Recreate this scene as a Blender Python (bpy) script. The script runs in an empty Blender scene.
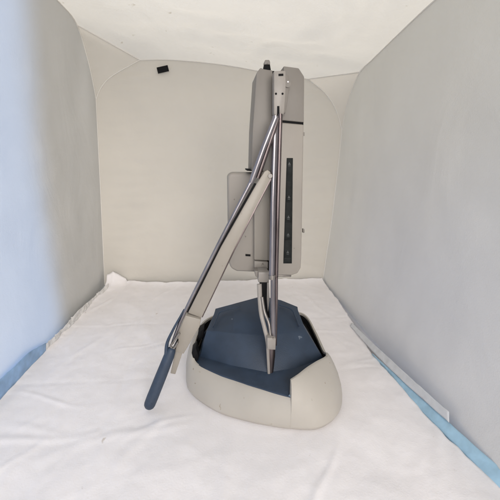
import bpy, bmesh, math, random
from mathutils import Vector, noise
random.seed(7)
sc = bpy.context.scene
col = sc.collection
R = math.radians

# ---------------------------------------------------------------- camera
F, CH = 350.0, 0.434
PITCH = math.atan(95/F); YAW = math.atan(30*math.cos(PITCH)/F)
cp, sp, cy, sy = math.cos(PITCH), math.sin(PITCH), math.cos(YAW), math.sin(YAW)
cam = bpy.data.objects.new('camera', bpy.data.cameras.new('camera')); col.objects.link(cam)
cam.data.lens = 36*F/500; cam.data.sensor_width = 36; cam.data.clip_start = .01; cam.data.clip_end = 50
cam.location = (0, 0, CH); cam.rotation_euler = (R(90)-PITCH, 0, -YAW)
sc.camera = cam

# real-world coordinates measured from the photograph
def ray(px, py):
    u = (px-250)/F; v = (250-py)/F
    f = cp+v*sp
    return Vector((u*cy+f*sy, -u*sy+f*cy, -sp+v*cp))
def aZ(px, py, z=0):
    d = ray(px, py); t = (z-CH)/d.z
    return Vector((d.x*t, d.y*t, z))
def aY(px, py, Y):
    d = ray(px, py); t = Y/d.y
    return Vector((d.x*t, Y, CH+d.z*t))

# ---------------------------------------------------------------- materials
def mat(name, colr, rough=.5, metal=0, noise_s=0, noise_a=.06, bump=0, bump_s=200, spec=.5, translucent=0, stretch=None, spots=None, wrinkle=None):
    m = bpy.data.materials.new(name); m.use_nodes = True
    nt = m.node_tree; N = nt.nodes; L = nt.links
    b = N['Principled BSDF']
    b.inputs['Base Color'].default_value = (*colr, 1); b.inputs['Roughness'].default_value = rough
    b.inputs['Metallic'].default_value = metal
    b.inputs['Specular IOR Level'].default_value = spec
    tc = N.new('ShaderNodeTexCoord'); mp = N.new('ShaderNodeMapping'); L.new(tc.outputs['Object'], mp.inputs[0])
    if stretch: mp.inputs['Scale'].default_value = stretch
    csock = None
    if noise_s:
        n = N.new('ShaderNodeTexNoise'); n.inputs['Scale'].default_value = noise_s; n.inputs['Detail'].default_value = 6
        L.new(mp.outputs[0], n.inputs['Vector'])
        r = N.new('ShaderNodeValToRGB'); r.color_ramp.elements[0].position = .3; r.color_ramp.elements[1].position = .7
        r.color_ramp.elements[0].color = (*[c*(1-noise_a) for c in colr], 1)
        r.color_ramp.elements[1].color = (*[min(1, c*(1+noise_a)) for c in colr], 1)
        L.new(n.outputs['Fac'], r.inputs[0]); csock = r.outputs[0]
        mr = N.new('ShaderNodeMapRange'); mr.inputs[3].default_value = max(.02, rough-.08); mr.inputs[4].default_value = min(1, rough+.1)
        L.new(n.outputs['Fac'], mr.inputs[0]); L.new(mr.outputs[0], b.inputs['Roughness'])
    if spots:
        sc_, th, scol = spots
        n3 = N.new('ShaderNodeTexNoise'); n3.inputs['Scale'].default_value = sc_; n3.inputs['Detail'].default_value = 3
        L.new(tc.outputs['Object'], n3.inputs['Vector'])
        r3 = N.new('ShaderNodeMapRange'); r3.inputs[1].default_value = th; r3.inputs[2].default_value = th+.05
        L.new(n3.outputs['Fac'], r3.inputs[0])
        mx = N.new('ShaderNodeMix'); mx.data_type = 'RGBA'
        L.new(r3.outputs[0], mx.inputs[0])
        if csock: L.new(csock, mx.inputs[6])
        else: mx.inputs[6].default_value = (*colr, 1)
        mx.inputs[7].default_value = (*scol, 1); csock = mx.outputs[2]
    if csock: L.new(csock, b.inputs['Base Color'])
    if bump:
        n2 = N.new('ShaderNodeTexNoise'); n2.inputs['Scale'].default_value = bump_s; n2.inputs['Detail'].default_value = 4
        L.new(mp.outputs[0], n2.inputs['Vector'])
        bp = N.new('ShaderNodeBump'); bp.inputs['Strength'].default_value = bump; bp.inputs['Distance'].default_value = .002
        L.new(n2.outputs['Fac'], bp.inputs['Height']); L.new(bp.outputs[0], b.inputs['Normal'])
    if wrinkle:
        wn = N.new('ShaderNodeTexNoise'); wn.inputs['Scale'].default_value = wrinkle[0]; wn.inputs['Detail'].default_value = 5; wn.inputs['Distortion'].default_value = 1.2
        mp2 = N.new('ShaderNodeMapping'); mp2.inputs['Scale'].default_value = wrinkle[2]; L.new(tc.outputs['Object'], mp2.inputs[0]); L.new(mp2.outputs[0], wn.inputs['Vector'])
        b2 = N.new('ShaderNodeBump'); b2.inputs['Strength'].default_value = wrinkle[1]; b2.inputs['Distance'].default_value = .012
        L.new(wn.outputs['Fac'], b2.inputs['Height']); L.new(b2.outputs[0], bp.inputs['Normal'])
    if translucent:
        t = N.new('ShaderNodeBsdfTranslucent'); t.inputs[0].default_value = (*colr, 1)
        if csock: L.new(csock, t.inputs[0])
        ms = N.new('ShaderNodeMixShader'); ms.inputs[0].default_value = translucent
        L.new(b.outputs[0], ms.inputs[1]); L.new(t.outputs[0], ms.inputs[2])
        L.new(ms.outputs[0], N['Material Output'].inputs[0])
    return m
M = dict(
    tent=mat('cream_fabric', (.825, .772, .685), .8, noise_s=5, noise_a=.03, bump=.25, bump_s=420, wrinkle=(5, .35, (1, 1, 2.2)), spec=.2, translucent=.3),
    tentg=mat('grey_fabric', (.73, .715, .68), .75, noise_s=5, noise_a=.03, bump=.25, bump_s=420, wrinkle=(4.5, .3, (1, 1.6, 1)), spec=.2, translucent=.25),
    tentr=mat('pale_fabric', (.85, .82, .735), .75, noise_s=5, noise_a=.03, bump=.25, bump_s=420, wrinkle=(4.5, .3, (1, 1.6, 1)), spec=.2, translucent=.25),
    piping=mat('piping_fabric', (.80, .77, .72), .8, spec=.2),
    cloth=mat('white_cotton', (.90, .87, .87), .9, noise_s=30, noise_a=.02, bump=.16, bump_s=330, spec=.1, spots=(45, .735, (.62, .56, .5))),
    bluepad=mat('blue_plastic_sheet', (.40, .62, .78), .5, noise_s=40, noise_a=.15, bump=.3, bump_s=80),
    tape=mat('white_film', (.68, .70, .73), .5, noise_s=60, noise_a=.06, bump=.5, bump_s=90),
    paper=mat('crumpled_paper', (.88, .87, .85), .8, noise_s=60, noise_a=.12, bump=.6, bump_s=120, translucent=.2),
    shell=mat('beige_plastic', (.45, .42, .375), .42, noise_s=14, noise_a=.05, bump=.10, bump_s=500, spots=(85, .69, (.30, .25, .19))),
    top=mat('ceiling_fabric', (.79, .765, .71), .8, noise_s=5, noise_a=.03, bump=.4, bump_s=300, wrinkle=(9, .6, (1, 1, 1)), spec=.2, translucent=.3, spots=(38, .70, (.62, .58, .50))),
    arm=mat('tan_plastic', (.325, .295, .255), .42, noise_s=20, noise_a=.06, bump=.1, bump_s=500, spots=(90, .74, (.22, .19, .15))),
    body=mat('light_grey_plastic', (.30, .275, .24), .5, noise_s=12, noise_a=.04, bump=.08, bump_s=600),
    body2=mat('warm_grey_plastic', (.295, .27, .24), .5, noise_s=12, noise_a=.07, bump=.08, bump_s=600, spots=(75, .70, (.17, .15, .13))),
    grey=mat('grey_plastic', (.22, .202, .182), .5, noise_s=12, noise_a=.08, bump=.08, bump_s=600, spots=(80, .71, (.12, .11, .10))),
    bracket=mat('painted_bracket', (.31, .285, .26), .4, noise_s=60, noise_a=.08),
    blue=mat('navy_plastic', (.023, .040, .070), .5, noise_s=30, noise_a=.2, bump=.25, bump_s=700, spots=(60, .72, (.13, .16, .2))),
    bluegrip=mat('blue_rubber', (.030, .048, .080), .5, noise_s=60, noise_a=.15, bump=.2, bump_s=600),
    chrome=mat('worn_chrome', (.31, .29, .305), .33, 1, noise_s=90, noise_a=.2, stretch=(1, 1, .15)),
    rust=mat('tarnished_steel', (.17, .14, .14), .38, 1, noise_s=70, noise_a=.35, stretch=(1, 1, .2)),
    steel=mat('dull_steel', (.28, .26, .24), .4, .8, noise_s=80, noise_a=.2),
    black=mat('black_plastic', (.008, .008, .009), .7, noise_s=50, noise_a=.3, spec=.15),
    keypad=mat('black_membrane', (.014, .016, .016), .6, noise_s=80, noise_a=.4, spec=.15),
    glint=mat('glint_blue', (.22, .30, .38), .35),  # lighter blue for the painted glint on the deck corner
    bluepad_cool=mat('blue_sheet_cool', (.27, .43, .66), .5, noise_s=40, noise_a=.2, bump=.4, bump_s=80),  # blue sheet again, darker: cool light through it put into the colour
    mark=mat('grey_print', (.045, .05, .05), .5),
    ground=mat('table_laminate', (.45, .43, .4), .6, noise_s=6, noise_a=.1),
)

# ---------------------------------------------------------------- helpers
def thing(name, label, cat, loc=(0, 0, 0)):
    o = bpy.data.objects.new(name, None); col.objects.link(o); o.location = loc; o.empty_display_size = .05
    o['label'] = label; o['category'] = cat
    return o
def link(name, verts, faces, m, parent=None, smooth=True, bevel=0, segs=2, sharp=35, crease=None):
    me = bpy.data.meshes.new(name); me.from_pydata([tuple(v) for v in verts], [], faces); me.update()
    bm = bmesh.new(); bm.from_mesh(me); bmesh.ops.recalc_face_normals(bm, faces=bm.faces)
    if bevel:
        es = [e for e in bm.edges if len(e.link_faces) == 2 and e.calc_face_angle(0) > R(30)]
        bmesh.ops.bevel(bm, geom=es, offset=bevel, segments=segs, profile=.5, affect='EDGES', clamp_overlap=True)
    for f in bm.faces: f.smooth = smooth
    for e in bm.edges:
        if len(e.link_faces) == 2 and e.calc_face_angle(0) > R(sharp): e.smooth = False
    bm.to_mesh(me); bm.free()
    me.materials.append(M[m] if isinstance(m, str) else m)
    o = bpy.data.objects.new(name, me); col.objects.link(o)
    if parent:
        o.parent = parent
        p = parent; off = Vector((0, 0, 0))
        while p: off += p.location; p = p.parent
        for v in me.vertices: v.co -= off
    return o
def prism_vf(pts, back):
    n = len(pts); v = [Vector(p) for p in pts]+[Vector(p)+Vector(back) for p in pts]
    f = [list(range(n)), list(range(2*n-1, n-1, -1))]+[[i, (i+1) % n, n+(i+1) % n, n+i] for i in range(n)]
    return v, f
def prism(name, px, Y, depth, m, parent, bevel=.001, segs=2, Y2=None):
    pts = [aY(x, y, Y) for x, y in px]
    v, f = prism_vf(pts, (0, depth, 0))
    return link(name, v, f, m, parent, bevel=bevel, segs=segs)
def merge(parts):
    V = []; Fc = []
    for v, f in parts:
        k = len(V); V += v; Fc += [[i+k for i in q] for q in f]
    return V, Fc
def catmull(P, n=8):
    P = [Vector(p) for p in P]
    if len(P) < 3: return [P[0].lerp(P[-1], i/n) for i in range(n+1)]
    out = []
    for i in range(len(P)-1):
        a = P[max(i-1, 0)]; b = P[i]; c = P[i+1]; d = P[min(i+2, len(P)-1)]
        for k in range(n):
            t = k/n
            out.append(.5*((2*b)+(c-a)*t+(2*a-5*b+4*c-d)*t*t+(3*b-a-3*c+d)*t**3))
    out.append(P[-1]); return out
def tube_vf(P, r, k=14, flat=1.0, smoothn=0, round_ends=False):
    P = [Vector(p) for p in P]
    rs = r if isinstance(r, (list, tuple)) else [r]*len(P)
    if smoothn:
        n0 = len(P); P = catmull(P, smoothn)
        rs = [rs[min(int(i/smoothn), n0-1)]*(1-(i % smoothn)/smoothn)+rs[min(int(i/smoothn)+1, n0-1)]*((i % smoothn)/smoothn) for i in range(len(P))]
    if round_ends:
        def cap(p, d, r0):
            return [(p-d*r0*.0+d*(-r0)*(1-math.cos(a))*0+d*r0*math.sin(a), r0*math.cos(a)) for a in (R(25), R(50), R(72), R(87))]
        d0 = (P[0]-P[1]).normalized(); d1 = (P[-1]-P[-2]).normalized()
        c0 = cap(P[0], d0, rs[0])[::-1]; c1 = cap(P[-1], d1, rs[-1])
        P = [c[0] for c in c0]+P+[c[0] for c in c1]; rs = [c[1] for c in c0]+list(rs)+[c[1] for c in c1]
    V = []; Fc = []; up = Vector((0, 1, 0))
    for i, p in enumerate(P):
        t = (P[min(i+1, len(P)-1)]-P[max(i-1, 0)]).normalized()
        a = up-t*up.dot(t)
        if a.length < 1e-3: a = Vector((1, 0, 0))
        a.normalize(); b = t.cross(a)
        for j in range(k):
            w = 2*math.pi*j/k
            V.append(p+(a*math.cos(w)*flat+b*math.sin(w))*rs[i])
    for i in range(len(P)-1):
        for j in range(k):
            Fc.append([i*k+j, i*k+(j+1) % k, (i+1)*k+(j+1) % k, (i+1)*k+j])
    Fc.append(list(range(k))[::-1]); Fc.append([(len(P)-1)*k+j for j in range(k)])
    return V, Fc
def tube(name, P, r, m, parent, **kw):
    v, f = tube_vf(P, r, **kw); return link(name, v, f, m, parent, sharp=50)
def resample(P, n):
    P = [Vector(p) for p in P]
    L = [0]
    for a, b in zip(P, P[1:]): L.append(L[-1]+(b-a).length)
    out = []
    for i in range(n+1):
        s = L[-1]*i/n; k = 0
        while k < len(L)-2 and L[k+1] < s: k += 1
        t = (s-L[k])/max(1e-9, L[k+1]-L[k]); out.append(P[k].lerp(P[k+1], min(1, max(0, t))))
    return out
def coons(c0, c1, d0, d1, nu, nv, disp=None):
    """c0,c1: curves along u at v=0,1; d0,d1: curves along v at u=0,1"""
    c0 = resample(c0, nu); c1 = resample(c1, nu); d0 = resample(d0, nv); d1 = resample(d1, nv)
    V = []; G = {}
    for j in range(nv+1):
        v = j/nv
        for i in range(nu+1):
            u = i/nu
            p = (c0[i]*(1-v)+c1[i]*v)+(d0[j]*(1-u)+d1[j]*u)-(c0[0]*(1-u)*(1-v)+c0[-1]*u*(1-v)+c1[0]*(1-u)*v+c1[-1]*u*v)
            if disp: p = p+disp(u, v, p)
            G[i, j] = len(V); V.append(p)
    Fc = [[G[i, j], G[i+1, j], G[i+1, j+1], G[i, j+1]] for j in range(nv) for i in range(nu)]
    return V, Fc
def fb(x, y, z=0, o=4):
    s = 0; a = 1; f = 1
    for _ in range(o):
        s += a*noise.noise(Vector((x*f, y*f, z*f+9.1*_))); a *= .5; f *= 2.03
    return s

# ---------------------------------------------------------------- ground
v, f = prism_vf([(-3, -3, -.012), (3, -3, -.012), (3, 4, -.012), (-3, 4, -.012)], (0, 0, -.03))
g = link('ground', v, f, 'ground'); g['kind'] = 'structure'

# ---------------------------------------------------------------- photo tent
tent = thing('photo_tent', 'white and cream fabric light tent with rounded panels enclosing the machine', 'photo tent', (-.02, .76, 0))
YB = 1.163
BLb = Vector((-.410, YB+.02, -.004)); BRb = Vector((.358, YB-.005, -.004))
BL = aY(96, 100, YB); BR = aY(342, 130, YB-.02)
TL = aY(140, 60, YB); TR = aY(308, 79, YB-.01)
arcL = catmull([BL, aY(101, 88, YB), aY(112, 76, YB), TL], 8)
arcR = catmull([BR, aY(336, 110, YB-.015), aY(325, 93, YB-.012), TR], 8)
edgeL = catmull([BLb, aY(101, 200, YB), BL], 8)
edgeR = catmull([BRb, aY(326, 258, YB-.008), aY(331, 225, YB-.01), aY(336.5, 180, YB-.012), BR], 8)
topB = catmull([TL, aY(175, 60, YB), aY(225, 65, YB), aY(270, 73, YB), TR], 8)
GL = aY(77, 25, 1.085); GR = aY(360, 72, 1.02)
YF = .04
L0 = aY(57, 0, .972); R0 = aY(435, 0, .666)
LF = Vector((-.395, YF, .80)); RF = Vector((.372, YF, .70))
LFb = Vector((-.412, YF, -.004)); RFb = Vector((.372, YF, -.004))
sideL = catmull([BL, aY(94, 88, 1.15), aY(88, 60, 1.12), GL, L0, Vector((-.385, .65, .80)), LF], 10)
sideR = catmull([BR, aY(345, 113, 1.12), aY(350, 95, 1.08), GR, aY(372, 60, .96), R0, Vector((.378, .5, .70)), RF], 10)

def back_disp(u, v, p):
    e = min(1, min(u, 1-u, v, 1-v)*8)
    q = (fb(p.x*3, p.z*3, 1)*.012+.0016*fb(p.x*9, p.z*15, 6))*e
    # little horizontal gathers down the left and right hems
    gl = math.exp(-u*9)+math.exp(-(1-u)*10)
    q += gl*e*.0085*math.sin(p.z*170+3*fb(p.x*5, p.z*9))*(.5+.5*noise.noise(Vector((p.z*12, 3, 0))))
    return Vector((0, q+.018*math.sin(math.pi*u)*math.sin(math.pi*v), 0))
bl = edgeL+arcL[1:]; br = edgeR+arcR[1:]
def curve_floor(a, b): return [a, b]
v, f = coons(curve_floor(BLb, BRb), topB, bl, br, 90, 80, back_disp)
link('back_panel', v, f, 'tent', tent, sharp=180)

def left_disp(u, v, p):
    e = min(1, min(u, v, 1-v)*8)
    q = -.014*math.sin(math.pi*v)*math.sin(math.pi*min(1, u*1.1))
    q += e*(.012*fb(p.y*2.2, p.z*1.6, 4)+.0022*fb(p.y*6, p.z*16, 5))
    return Vector((q, 0, 0))
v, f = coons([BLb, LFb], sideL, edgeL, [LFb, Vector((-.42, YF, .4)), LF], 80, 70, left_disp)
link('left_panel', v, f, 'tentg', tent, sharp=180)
def right_disp(u, v, p):
    e = min(1, min(u, v, 1-v)*8)
    q = .012*math.sin(math.pi*v)*math.sin(math.pi*min(1, u*1.1))
    q += e*(.012*fb(p.y*2.4, p.z*1.6, 8)+.0020*fb(p.y*7, p.z*13, 6))
    lo = max(0, 1-v*3.0)                      # drag folds near the floor
    q += e*lo*.004*fb(p.y*14+p.z*9, p.z*4-p.y*5, 2)
    return Vector((q, 0, 0))
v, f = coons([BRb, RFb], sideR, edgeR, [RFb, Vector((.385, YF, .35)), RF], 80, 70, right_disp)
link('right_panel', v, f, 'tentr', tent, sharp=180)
def idx(C, P): return min(range(len(C)), key=lambda i: (C[i]-P).length)
kL, kR = idx(sideL, GL), idx(sideR, GR)
def top_disp(u, v, p):
    e = min(1, min(u, 1-u, v, 1-v)*8)
    return Vector((0, 0, e*(.010*fb(p.x*4, p.y*4, 2)+.0095*fb(p.x*9+2*noise.noise(p*4), p.y*11, 7))+.0))
v, f = coons(topB, [LF, RF], [TL, GL]+sideL[kL+1:], [TR, GR]+sideR[kR+1:], 80, 70, top_disp)
link('top_panel', v, f, 'top', tent, sharp=180)
for arc, side, k, G_, T_ in ((arcL, sideL, kL, GL, TL), (arcR, sideR, kR, GR, TR)):
    v, f = coons(arc, side[:k+1], [arc[0]]*2, [T_, G_], 20, 14, lambda u, v, p: Vector((0, .004*math.sin(math.pi*u)*math.sin(math.pi*v), 0)))
    link('corner_gusset', v, f, 'tent', tent, sharp=180)
ins = Vector((0, -.001, 0))
for P in (bl+[TL], br+[TR], topB, sideL, sideR, [TL, GL], [TR, GR]):
    tube('seam_piping', [Vector(p)+ins for p in resample(P, 60)], .0019, 'piping', tent, k=8)
# black patch hanging at the top of the back panel
v, f = prism_vf([aY(156.5, 67.5, YB-.012), aY(167.5, 65, YB-.012), aY(169, 71, YB-.012), aY(158, 73.5, YB-.012)], (0, .003, 0))
link('black_patch', v, f, 'black', tent, bevel=.0005, smooth=False)

# ---------------------------------------------------------------- floor cloth
LX = [(118, 277), (104, 291), (90, 305), (70, 325), (45, 350), (30, 367), (15, 383), (0, 399)]
LW = [aZ(*p) for p in LX]
RX = [(322, 286), (335, 305), (350, 328), (375, 360), (398, 386), (445, 437), (500, 490)]
RW = [aZ(*p) for p in RX]
def xl(y):
    for a, b in zip(LW, LW[1:]):
        if a.y >= y >= b.y: return a.x+(b.x-a.x)*(y-a.y)/(b.y-a.y)
    return LW[0].x if y > LW[0].y else LW[-1].x
def xr(y):
    for a, b in zip(RW, RW[1:]):
        if a.y >= y >= b.y: return a.x+(b.x-a.x)*(y-a.y)/(b.y-a.y)
    return RW[0].x if y > RW[0].y else RW[-1].x
_xr = xr
def xr(y): return _xr(y)+.016*max(0, min(1, (y-.66)/.15))
def foot(x, y):   # 1 under the base so it stays flat there
    d = math.hypot((x-.075)/.17, (y-.64)/.20)
    return max(0, min(1, (1.25-d)*3))
FOLDS = []
for k in range(60):
    x0 = random.uniform(-.4, .36); y0 = random.uniform(.3, 1.1); a = random.uniform(-.5, .5)+(math.pi/2 if random.random() < .75 else 0)
    FOLDS.append((x0, y0, math.cos(a), math.sin(a), random.uniform(.06, .2), random.uniform(.004, .012), random.uniform(.0005, .0017)))
def cloth_h(x, y):
    z = .0035*fb(x*5, y*5, 3)+.0012*fb(x*16, y*13, 5)+.0003*fb(x*70, y*60, 2, 3)
    for x0, y0, ca, sa, Ln, w, h in FOLDS:
        s = (x-x0)*ca+(y-y0)*sa; t = -(x-x0)*sa+(y-y0)*ca+.01*math.sin(s*25)
        if abs(s) < Ln: z += h*math.exp(-(t/w)**2)*math.cos(s/Ln*math.pi/2)
    z += .0022*max(0, min(1, (.75-y)/.3))*math.sin(x*48+4*fb(x*3, y*3, 7, 2))*(.5+.5*noise.noise(Vector((x*6, y*4, 11))))
    # ironed-in creases
    for c, axis in ((.86, 1), (-.2, 0), (.62, 1)):
        t = (y if axis else x)-c+.004*fb(x*9, y*9, 1, 2)
        z -= .0007*math.exp(-(t/.007)**2)
    z = z+.002
    fo = foot(x, y)
    return z*(1-fo)+0*fo-.0008*fo
NX, NY = 260, 300
V = []; Y0, Y1 = .12, 1.155
for j in range(NY+1):
    y0_ = Y0+(Y1-Y0)*j/NY; y = y0_
    a = xl(y)+.004*fb(y*30, 1, 1)+.003; b = xr(y)+.003*fb(y*24, 5, 1)-.002
    for i in range(NX+1):
        u = i/NX; x = a+(b-a)*u
        y = y0_+(.010*fb(x*7, 3, 3)-.004+.020*max(0, 1-abs(x+.32)/.09))*max(0, (y0_-.9)/.255)
        z = cloth_h(x, y)
        # rides up the left wall and back wall
        du = (x-a)
        rise = .006*math.exp(-du/.012)*(1 if y < .8 else 1.5)
        db = Y1-y0_
        rise += (.010+.008*fb(x*9, 2, 2)+(.042 if x < -.33 else 0)*max(0, 1-abs(x+.37)/.05))*math.exp(-db/.020)
        rise += .003*math.exp(-(b-x)/.01)
        V.append(Vector((x, y, z+rise)))
W = NX+1
Fc = [[j*W+i, j*W+i+1, (j+1)*W+i+1, (j+1)*W+i] for j in range(NY) for i in range(NX)]
cl = link('white_cloth', V, Fc, 'cloth', sharp=180)
sol = cl.modifiers.new('t', 'SOLIDIFY'); sol.thickness = .0012; sol.offset = -1
cl['label'] = 'wrinkled white cotton cloth spread over the tent floor under the machine'; cl['category'] = 'cloth'

def strip(name, A, B, m, label, cat, nu=60, nv=6, amp=.002, th=.0006, seed=0, fr=25):
    A = resample(A, nu); B = resample(B, nu); V = []
    for j in range(nv+1):
        for i in range(nu+1):
            p = A[i].lerp(B[i], j/nv)
            n_ = fb(p.x*fr+seed, p.y*fr, p.z*fr)
            V.append(p+Vector((.6*n_, .2*n_, abs(n_)))*amp)
    W = nu+1
    Fc = [[j*W+i, j*W+i+1, (j+1)*W+i+1, (j+1)*W+i] for j in range(nv) for i in range(nu)]
    o = link(name, V, Fc, m, None, sharp=60)
    s = o.modifiers.new('t', 'SOLIDIFY'); s.thickness = th
    o['label'] = label; o['category'] = cat
    return o
def up(p, h, dx=0): return Vector((p.x+dx, p.y, p.z+h))
# right: blue strip lying at the foot of the wall; white film above its rear end
blo = [aZ(372, 355, .002), aZ(398, 387, .002), aZ(420, 411, .002), aZ(445, 436, .002), aZ(475, 466, .002), aZ(505, 497, .002), aZ(530, 525, .002)]
bhi = [aZ(372, 353, .012), aZ(398, 377, .014), aZ(420, 397, .016), aZ(445, 419, .018), aZ(475, 446, .020), aZ(505, 472, .022), aZ(530, 492, .022)]
strip('blue_sheet', blo, bhi, 'bluepad', 'light blue plastic sheet edge showing between white cloth and right wall', 'plastic sheet', seed=3, amp=.0015)
wlo = [aZ(350, 326, .004), aZ(375, 354, .013), aZ(400, 379, .017), aZ(425, 401, .020), aZ(449, 423, .022)]
whi = [aZ(352, 323, .010), aZ(376, 346, .024), aZ(400, 368, .030), aZ(424, 390, .034), aZ(449, 412, .036)]
strip('white_film', wlo, whi, 'tape', 'thin whitish film strip above the blue edge at foot of right wall', 'film strip', seed=8, amp=.0012)
# left: blue sheet and crumpled paper along the foot of the wall
blo = [aZ(46, 351, .006), aZ(30, 368, .006), aZ(12, 387, .006), aZ(-6, 406, .006), aZ(-30, 432, .006)]
bhi = [p+Vector((.003, 0, .036)) for p in blo]; bhi[0] = bhi[0]+Vector((0, 0, -.016))
strip('blue_sheet', blo, bhi, 'bluepad_cool', 'light blue plastic sheet curling up the foot of the left wall', 'plastic sheet', seed=5, amp=.002)
plo = [aZ(108, 290, .006), aZ(95, 300, .006), aZ(80, 317, .006), aZ(62, 335, .006), aZ(46, 351, .006)]
phi = [p+Vector((.001, 0, h)) for p, h in zip(plo, (.020, .012, .022, .014, .016))]
strip('crumpled_paper', plo, phi, 'paper', 'crumpled torn white paper edge along the foot of the left wall', 'paper', nu=140, nv=12, amp=.0055, seed=11, fr=60)

# ---------------------------------------------------------------- the machine
mc = thing('folding_machine', 'upright grey machine on blue and beige base with folded arm and blue grip', 'machine', (.08, .64, 0))

# --- base shell
ST = [(-.077, .66, -.060, .66, .070), (-.075, .612, -.062, .607, .071), (-.065, .566, -.053, .581, .058), (-.018, .515, -.006, .549, .0555),
      (.032, .488, .038, .5145, .055), (.082, .470, .085, .489, .055), (.103, .465, .1050, .4765, .055)]
ST2 = [(.1035, .4650, .1065, .4835, .083), (.124, .4612, .122, .494, .0845), (.153, .4615, .142, .513, .084), (.185, .481, .165, .533, .082), (.207, .515, .187, .553, .078), (.211, .545, .194, .572, .074),
       (.2005, .60, .1965, .598, .064), (.203, .68, .201, .68, .061), (.200, .76, .199, .757, .061),
       (.18, .80, .172, .787, .06), (.08, .83, .075, .81, .06), (-.01, .81, -.005, .79, .06), (-.057, .75, -.045, .74, .066), (-.077, .66, -.060, .66, .070)]
def dense(S, n=8):
    a = catmull([Vector((s[0], s[1], 0)) for s in S], n); b = catmull([Vector(s[2:]) for s in S], n)
    return list(zip(a, b))
D = dense(ST)+dense(ST2)[:-1]
C0 = Vector((.075, .64, 0))
rings = []
for a, b in D:
    out = Vector((a.x-C0.x, a.y-C0.y, 0)).normalized()
    bb = Vector((b.x, b.y, 0)); h = b.z
    def P_(t, z, o=0): return a.lerp(bb, t)+out*o+Vector((0, 0, z))
    inn = Vector((b.x, b.y, 0))-out*.0035
    rings.append([P_(0, .0, -.007), P_(0, .0025, -.0035), P_(0, .0065, -.0018), P_(0, .0085, -.0015), P_(.01, .0095, .0004), P_(.08, h*.25, .0022), P_(.22, h*.45, .0035), P_(.42, h*.66, .0035), P_(.66, h*.83, .003),
                  P_(.85, h*.94, .002), P_(.97, h*.99, .0006), b.copy(), inn+Vector((0, 0, h-.0005)), inn+Vector((0, 0, h-.004)), inn-out*.001+Vector((0, 0, .03))])
K = len(rings[0]); n = len(rings)
V = [p for r in rings for p in r]
Fc = [[i*K+k, ((i+1) % n)*K+k, ((i+1) % n)*K+k+1, i*K+k+1] for i in range(n) for k in range(K-1)]
Fc.append([i*K+K-1 for i in range(n)]); Fc.append([i*K for i in range(n)][::-1])
sh = link('base_shell', V, Fc, 'shell', mc, sharp=42)
inn_ = [[r[13]+(C0-r[13])*Vector((1, 1, 0)).normalized().x*0+Vector((C0.x-r[13].x, C0.y-r[13].y, 0)).normalized()*.0012+Vector((0, 0, dz)) for dz in (-.0005, -.02)] for r in rings]
V = [p for q in inn_ for p in q]; n_ = len(inn_)
link('inner_wall', V, [[2*i, 2*((i+1) % n_), 2*((i+1) % n_)+1, 2*i+1] for i in range(n_)], 'black', mc)
# dark liner in the gap round the hood
lin = [r[-1]*1.0 for r in rings]
v, f = prism_vf([Vector((p.x, p.y, .034))*1 for p in lin[::4]], (0, 0, .010))
v = [C0+(q-C0)*.985+Vector((0, 0, q.z*.015)) for q in v]
link('gap_liner', v, f, 'black', mc)
# black rubber lugs at the left of the hood
for px in ([(198, 333), (204, 329), (204, 337), (198, 342)], [(191.5, 353), (196, 348), (199, 358), (195, 366)]):
    Yq = .655 if px[0][0] == 198 else .592
    prism('rubber_lug', px, Yq, .03, 'black', mc, bevel=.0015)

# --- blue deck and hood
zd = .0570
deck = [aZ(195, 360, zd), aZ(198, 366, zd), aZ(222, 375.6, zd), aZ(247, 384.5, zd), aZ(270, 391.5, zd), aZ(291, 397.5, zd), Vector((.120, .494, zd)), Vector((.150, .515, zd)), Vector((.178, .548, zd)), Vector((.183, .60, zd)), Vector((.183, .70, zd)), Vector((.14, .76, zd)), Vector((0, .75, zd)), Vector((-.043, .70, zd)), Vector((-.048, .63, zd))]
v, f = prism_vf([p+Vector((0, .0015, 0)) for p in deck], (0, 0, -.012))
link('base_deck', v, f, 'blue', mc, bevel=.0015)
z1 = .0555
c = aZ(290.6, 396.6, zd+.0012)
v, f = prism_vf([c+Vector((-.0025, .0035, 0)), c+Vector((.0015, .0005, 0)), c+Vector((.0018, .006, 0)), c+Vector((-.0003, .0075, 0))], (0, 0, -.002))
link('corner_glint', v, f, 'glint', mc, bevel=.0005)  # small pale patch painted as a glint at the lip's end
Hb = [aZ(199.5, 357, z1), aZ(232, 366.5, z1), aZ(268, 373.5, z1), aZ(296, 369, z1), aZ(324, 359, z1), Vector((.186, .70, z1)), Vector((.150, .765, z1)), Vector((.07, .78, z1)), Vector((-.01, .765, z1)), Vector((-.045, .70, z1))]
Hr = [aY(206.5, 330.5, .620), aY(232, 332.5, .607), aY(264, 334, .600), aY(290, 332, .603), aY(305.5, 329.5, .612), Vector((.158, .66, .106)), Vector((.150, .715, .095)), Vector((.075, .735, .105)), Vector((-.005, .715, .095)), Vector((-.0235, .66, .106))]
Ht = [aY(216, 309, .690), aY(236, 303, .700), aY(262, 296, .705), aY(281, 300, .700), aY(297, 307, .690)]
V = []; n = len(Hb)
for t in (0, .08, .3, .55, .8, .95, 1):
    for a, b in zip(Hb, Hr): V.append(a.lerp(b, t)+Vector((0, -.004*math.sin(math.pi*t), 0)) )
Fc = []
for k in range(6):
    for i in range(n): Fc.append([k*n+i, k*n+(i+1) % n, (k+1)*n+(i+1) % n, (k+1)*n+i])
t0 = len(V); V += Ht; r0 = 6*n
for i in range(4): Fc.append([r0+i, r0+i+1, t0+i+1, t0+i])
Fc.append([r0+4, r0+5, t0+4]); Fc.append([r0+5, r0+6, t0+3, t0+4]); Fc.append([r0+6, r0+7, t0+2, t0+3])
Fc.append([r0+7, r0+8, t0+1, t0+2]); Fc.append([r0+8, r0+9, t0, t0+1]); Fc.append([r0+9, r0, t0])
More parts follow.
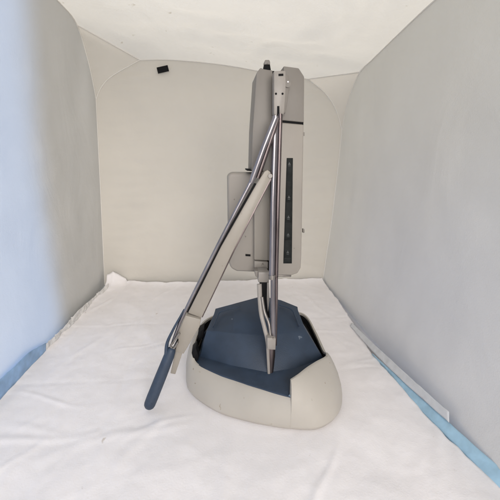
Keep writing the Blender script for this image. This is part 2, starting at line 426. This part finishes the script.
hood = link('motor_hood', V, Fc, 'blue', mc, bevel=.0012, segs=2, sharp=28)
# moulded ridges on the sloping top and the shoulder groove
def surf(px, A, B, off=.0008):  # point on the plane through front ridge and back edge
    p0, p1, p2 = aY(232, 332.5, .607), aY(290, 332, .603), aY(262, 296, .705)
    nrm = (p1-p0).cross(p2-p0).normalized(); d = ray(*px)
    o_ = Vector((0, 0, CH)); t = (p0-o_).dot(nrm)/d.dot(nrm); q = o_+d*t
    return q+Vector((0, 0, off))
for P in ([(214, 327), (222, 311)], [(222, 311), (240, 306)], [(300, 325), (292, 309)], [(292, 309), (279, 305)]):
    pass
for P in ([(213, 327), (217, 318), (221, 311.5), (240, 306.5)], [(299, 326), (295, 316), (291, 309), (279, 304.5)]):
    q = [surf(p, 0, 0, -.0001) for p in P]
    tube('moulded_ridge', q, .0015, 'blue', hood, smoothn=6, k=8)
tube('moulded_ridge', [aY(274, 333.6, .6005)+Vector((0, -.001, -.003)), aY(290, 334.5, .602)+Vector((0, -.001, -.003)), aY(305, 332.5, .610)+Vector((0, -.001, -.003))], .0012, 'blue', hood, smoothn=4, k=8)

# --- upright body
b1 = prism('lower_body', [(271, 123), (277, 122), (303.8, 124.5), (301.5, 255), (300.8, 268), (297.5, 273.5), (291, 275.5), (271, 275.5)], .600, .085, 'body2', mc, bevel=.0022, segs=3)
prism('upper_body', [(283.5, 66), (298.8, 68), (304.3, 76.5), (304, 122.3), (277, 119.7), (276, 119), (276, 100), (283.3, 96)], .598, .085, 'grey', mc, bevel=.0016)
prism('body_seam', [(276, 119.2), (290, 120.6), (303.6, 121.6), (303.4, 125.2), (290, 124), (276, 123)], .6025, .075, 'black', mc, bevel=.0003)
prism('left_panel_cover', [(256.5, 73), (260.5, 67.5), (264, 69), (272.6, 70.3), (272.6, 171), (251.5, 171), (252.6, 130)], .603, .075, 'grey', mc, bevel=.0016)
prism('shadow_gap', [(271.8, 70.8), (275, 71), (275, 170), (271.8, 170)], .612, .06, 'black', mc, bevel=.0003)
bx = prism('rear_housing', [(231, 173), (227.5, 176.5), (228.5, 262), (231, 268.5), (237, 271.5), (276, 273), (276, 173)], .632, .05, 'body2', mc, bevel=.0055, segs=5)
prism('vent_slot', [(245.5, 254.2), (250.5, 254.6), (250.5, 256.4), (245.5, 256.1)], .6305, .004, 'black', bx, bevel=.0001)
prism('front_panel', [(254.3, 171.5), (272.5, 171.5), (272.5, 260.8), (254.3, 259.8)], .618, .03, 'body', mc, bevel=.0009)
prism('panel_lip', [(254.5, 261.2), (268, 262), (268, 268.8), (254.5, 268.2)], .616, .03, 'body2', mc, bevel=.0007)
prism('shadow_gap', [(247.2, 169.3), (253, 169.8), (252.5, 171.2), (247.2, 170.8)], .605, .05, 'black', mc, bevel=.0001)
prism('shadow_gap', [(266.8, 261.5), (270, 261.5), (270, 270.5), (261, 270.5), (261, 269.2), (266.8, 269.2)], .6205, .02, 'black', mc, bevel=.0002)
# vertical mould line on the body, with the small bumps on its right edge
prism('bottom_lip', [(277, 275.2), (291.5, 275.6), (291, 277), (277, 276.8)], .604, .06, 'steel', mc, bevel=.0003)
for y in (134, 231):
    prism('edge_button', [(303, y-2), (304.6, y-1.6), (304.6, y+1.8), (303, y+2)], .625, .008, 'grey', mc, bevel=.0004)
# black keypad strip with print
kp = prism('keypad_strip', [(286.8, 158), (293, 158), (291.9, 263.5), (283.4, 263.5)], .5990, .004, 'keypad', mc, bevel=.0003)
ys = [158.6, 181.5, 202, 222, 239.5, 257.0, 263.0]
for a, b in zip(ys, ys[1:]):
    def xa(y): return 286.8+(283.4-286.8)*(y-158)/105.5
    def xb(y): return 293+(291.9-293)*(y-158)/105.5
    k_ = prism('key', [(xa(a)+.6, a+.5), (xb(a)-.6, a+.5), (xb(b)-.6, b-.5), (xa(b)+.6, b-.5)], .5983, .001, 'keypad', kp, bevel=.0003)
    if b-a > 10:
        xm = (xa(b)+xb(b))/2; ym = b-5 if a > 160 else a+5
        v1, f1 = prism_vf([aY(xm-1.4, ym+1.2, .5980), aY(xm+1.4, ym+1.2, .5980), aY(xm, ym-1.6, .5980)], (0, .0004, 0))
        v2, f2 = prism_vf([aY(xm-1.2, ym+2.0, .5980), aY(xm+1.2, ym+2.0, .5980), aY(xm+1.2, ym+2.5, .5980), aY(xm-1.2, ym+2.5, .5980)], (0, .0004, 0))
        v, f = merge([(v1, f1), (v2, f2)])
        link('key_mark', v, f, 'mark', kp, smooth=False)
# top clip
v1 = prism_vf([aY(264.3, 62, .606), aY(265.2, 59.8, .606), aY(269.3, 59.8, .606), aY(270.2, 62, .606), aY(270.2, 64.5, .606), aY(264.3, 64.5, .606)], (0, .012, 0))
link('top_clip', v1[0], v1[1], 'grey', mc, bevel=.0008)
prism('clip_shadow', [(264.4, 64.2), (270, 64.2), (271, 70.5), (263.4, 69.5)], .607, .012, 'black', mc, bevel=.0005)  # black block stands for the shadow beneath the clip
# bracket plate
bk = prism('pole_bracket', [(274, 71), (285.5, 70.6), (285.9, 84), (285.2, 100), (284, 113.5), (281, 118), (276, 118), (273.9, 113)], .5735, .020, 'bracket', mc, bevel=.0010)
prism('bracket_slot', [(278.5, 73.8), (283.4, 73.6), (283.4, 75.8), (278.5, 76)], .5730, .002, 'black', bk, bevel=.0001)
for x in (276, 282.6):
    c = aY(x, 93.7, .5730)
    tube('bolt_hole', [c, c+Vector((0, .002, 0))], .0016, 'black', bk, k=12)
prism('bracket_slot', [(277.2, 106), (279.4, 106), (279.6, 118), (277, 118)], .5728, .003, 'black', bk, bevel=.0002)
prism('side_lug', [(285, 74), (288.5, 76), (289.5, 84), (288, 98), (285.5, 113), (283, 113), (283, 74)], .585, .012, 'grey', mc, bevel=.001)  # lug in darker grey, shade beside the bracket put into its colour
c = aY(287.6, 84, .584); kn = tube('pivot_knob', [c+Vector((0, -.0012, 0)), c+Vector((0, .008, 0))], .0050, 'grey', mc, k=28)
c = aY(288, 81.8, .5820); tube('screw', [c, c+Vector((0, .003, 0))], [.0011, .0016], 'chrome', kn, k=14)

# --- poles (from deck to bracket)
def PL(pts, Yt=.566, Yb=.545): # depth follows the lean
    return [aY(x, y, Yb+(Yt-Yb)*(378-y)/(378-112)) for x, y in pts]
tube('chrome_pole', PL([(275.2, 116), (272.6, 200), (271.6, 277)]), .0047, 'chrome', mc, k=24)
tube('tarnished_pole', PL([(280.2, 114), (277.8, 200), (276.0, 277)], .575, .553), .0038, 'rust', mc, k=20)
tube('pole_collar', PL([(271.9, 275), (271.8, 279)]), .0058, 'steel', mc, k=24)
tube('chrome_pole', PL([(273.0, 279), (272.9, 300), (273.4, 338)]), .0041, 'chrome', mc, k=20)
tube('tarnished_pole', PL([(276.3, 277), (276.2, 300), (275.2, 345)], .572, .549), .0030, 'rust', mc, k=20)
tube('pole_foot', PL([(271.8, 340), (272.0, 355), (271.2, 368), (270.8, 377)]), [.0062, .0058, .0048, .0032], 'rust', mc, k=20, flat=.8, round_ends=True)
prism('pole_clamp', [(267.2, 338), (275.9, 338.5), (275.6, 350), (267.2, 349.5)], .537, .020, 'bracket', mc, bevel=.0012)
c = aY(273.5, 338.7, .5365); tube('screw', [c, c+Vector((0, .003, 0))], .0015, 'steel', mc, k=12)
# latch under the body
prism('latch_block', [(258.4, 272.3), (269, 272.3), (269, 283), (258.4, 282.6)], .585, .03, 'bracket', mc, bevel=.001)
prism('latch_lug', [(254.6, 271), (258.2, 271), (258.2, 278), (255.6, 276.5)], .59, .02, 'grey', mc, bevel=.0008)
prism('latch_post', [(259.5, 282.5), (268, 282.5), (268.5, 300), (270, 318), (266, 318), (262, 296)], .584, .006, 'black', mc, bevel=.0006)
tube('support_strut', [aY(259.3, 284, .580), aY(260, 300, .575), aY(261.2, 314, .565), aY(264.6, 328, .555), aY(267.6, 342, .548), aY(268.2, 358, .545), aY(269, 376, .541)], [.0044, .0042, .0038, .0038, .0036, .0028, .0024], 'bracket', mc, smoothn=8, flat=.7)
tube('support_strut', [aY(262, 297, .572), aY(264.5, 312, .565), aY(269, 324, .555), aY(270.5, 338, .548)], .0026, 'steel', mc, smoothn=8)
prism('vertical_rail', [(267.3, 283), (268.9, 283), (269.6, 300), (268, 312), (267, 300)], .578, .006, 'bracket', mc, bevel=.0004)

# --- folded arm
YA = .552
tube('arm_tube', [aY(275.8, 117, YA), aY(264.2, 146, YA), aY(252.6, 178, YA), aY(250.8, 183, YA)], [.0042, .0044, .0044, .0036], 'chrome', mc, k=22)
tube('arm_tube', [aY(277.8, 118, YA+.009), aY(268.5, 146, YA+.009), aY(257.5, 178, YA+.009)], .0040, 'rust', mc, k=20)
tube('thin_rod', [aY(251.2, 181, YA), aY(218, 245, YA-.003), aY(190, 301, YA-.005), aY(180, 322, YA-.006), aY(172.5, 343, YA-.008)], [.0031, .0029, .0029, .0028, .0026], 'chrome', mc, k=18)
arm = prism('arm_channel', [(256.5, 184), (264.5, 171.5), (267.5, 169.8), (270.6, 172), (271, 178), (234.2, 249), (201.5, 318), (188, 313), (221, 247)], YA+.003, .016, 'arm', mc, bevel=.0012)
prism('shaded_edge', [(270.6, 178), (272, 179), (235.4, 249.4), (202.6, 317.6), (201.2, 317), (233.8, 248.6)], YA+.006, .014, 'rust', mc, bevel=.0004)  # dark strip for the channel lip, its shadow line put into the colour
prism('rod_shadow', [(255.0, 183.5), (257.0, 184), (221.6, 247.2), (189, 313), (186.8, 312), (219.3, 246.2)], YA+.006, .012, 'black', mc, bevel=.0003)  # black strip painted as the shadow between rod and channel
c = aY(270.3, 176, YA+.001); tube('pivot_pin', [c, c+Vector((0, .01, 0))], .0034, 'bracket', mc, k=18)
slv = prism('arm_sleeve', [(185.3, 315.5), (200.8, 319.5), (199.6, 327), (183.5, 354), (174.8, 351.8), (178.5, 339.5), (176.5, 337)], YA-.004, .022, 'arm', mc, bevel=.0012)
prism('arm_tongue', [(175.5, 351), (182.4, 353), (175.2, 374.5), (170.3, 373.5)], YA+.001, .012, 'arm', mc, bevel=.001)
# grip with its curved strap
ga, gb = aY(171, 351, YA-.012), aY(149.8, 404, YA-.026)
gr = tube('grip', [ga, ga.lerp(gb, .1), ga.lerp(gb, .5), ga.lerp(gb, .9), gb], [.0078, .0090, .0097, .0099, .0096], 'bluegrip', mc, k=28, round_ends=True)
tube('grip_strap', [aY(166.6, 353, YA-.012), aY(167.2, 343, YA-.011), aY(172.5, 331, YA-.010), aY(180.5, 316, YA-.007), aY(184, 309, YA-.004)], [.0040, .0028, .0022, .0015, .0007], 'bluegrip', gr, smoothn=8, k=14, flat=1.8)
tube('rod_hook', [aY(179.5, 333, YA-.012), aY(174, 341, YA-.013), aY(170.8, 346, YA-.013), aY(173.5, 348.5, YA-.013), aY(178, 342, YA-.012)], .0019, 'steel', mc, smoothn=8, k=12)
prism('sleeve_gap', [(177.5, 340), (179.6, 341), (175.5, 351.5), (172.2, 350.5)], YA-.003, .012, 'black', mc, bevel=.0004)

# ---------------------------------------------------------------- light
w = bpy.data.worlds.new('World'); sc.world = w; w.use_nodes = True
w.node_tree.nodes['Background'].inputs[0].default_value = (.82, .90, 1.0, 1)
w.node_tree.nodes['Background'].inputs[1].default_value = .42
def area(name, loc, tgt, size, power, colr, sy_=None):
    l = bpy.data.lights.new(name, 'AREA'); l.energy = power; l.color = colr; l.size = size
    if sy_: l.shape = 'RECTANGLE'; l.size_y = sy_
    o = bpy.data.objects.new(name, l); col.objects.link(o); o.location = loc
    o.rotation_euler = (Vector(tgt)-Vector(loc)).to_track_quat('-Z', 'Y').to_euler(); return o
area('ceiling_lamp', (.1, .62, 1.9), (0, .80, 0), 1.0, 31, (1.0, .95, .90))
area('room_lamp', (.25, -1.7, .98), (.0, 1.1, .34), 1.2, 44, (1.0, .94, .89))
wl = area('cool_side_light', (-.59, .43, .42), (-.41, .43, .42), .82, 4.6, (.25, .50, 1.0), .95)
wl.data.spread = R(50)
area('cool_side_light', (.75, .55, .16), (.37, .60, .16), .8, 1.1, (.22, .36, 1.0), .35)  # unseen lamp added outside to tint the lower right wall blue
sc.view_settings.view_transform = 'Standard'; sc.view_settings.look = 'None'; sc.view_settings.exposure = .04; sc.view_settings.gamma = 1
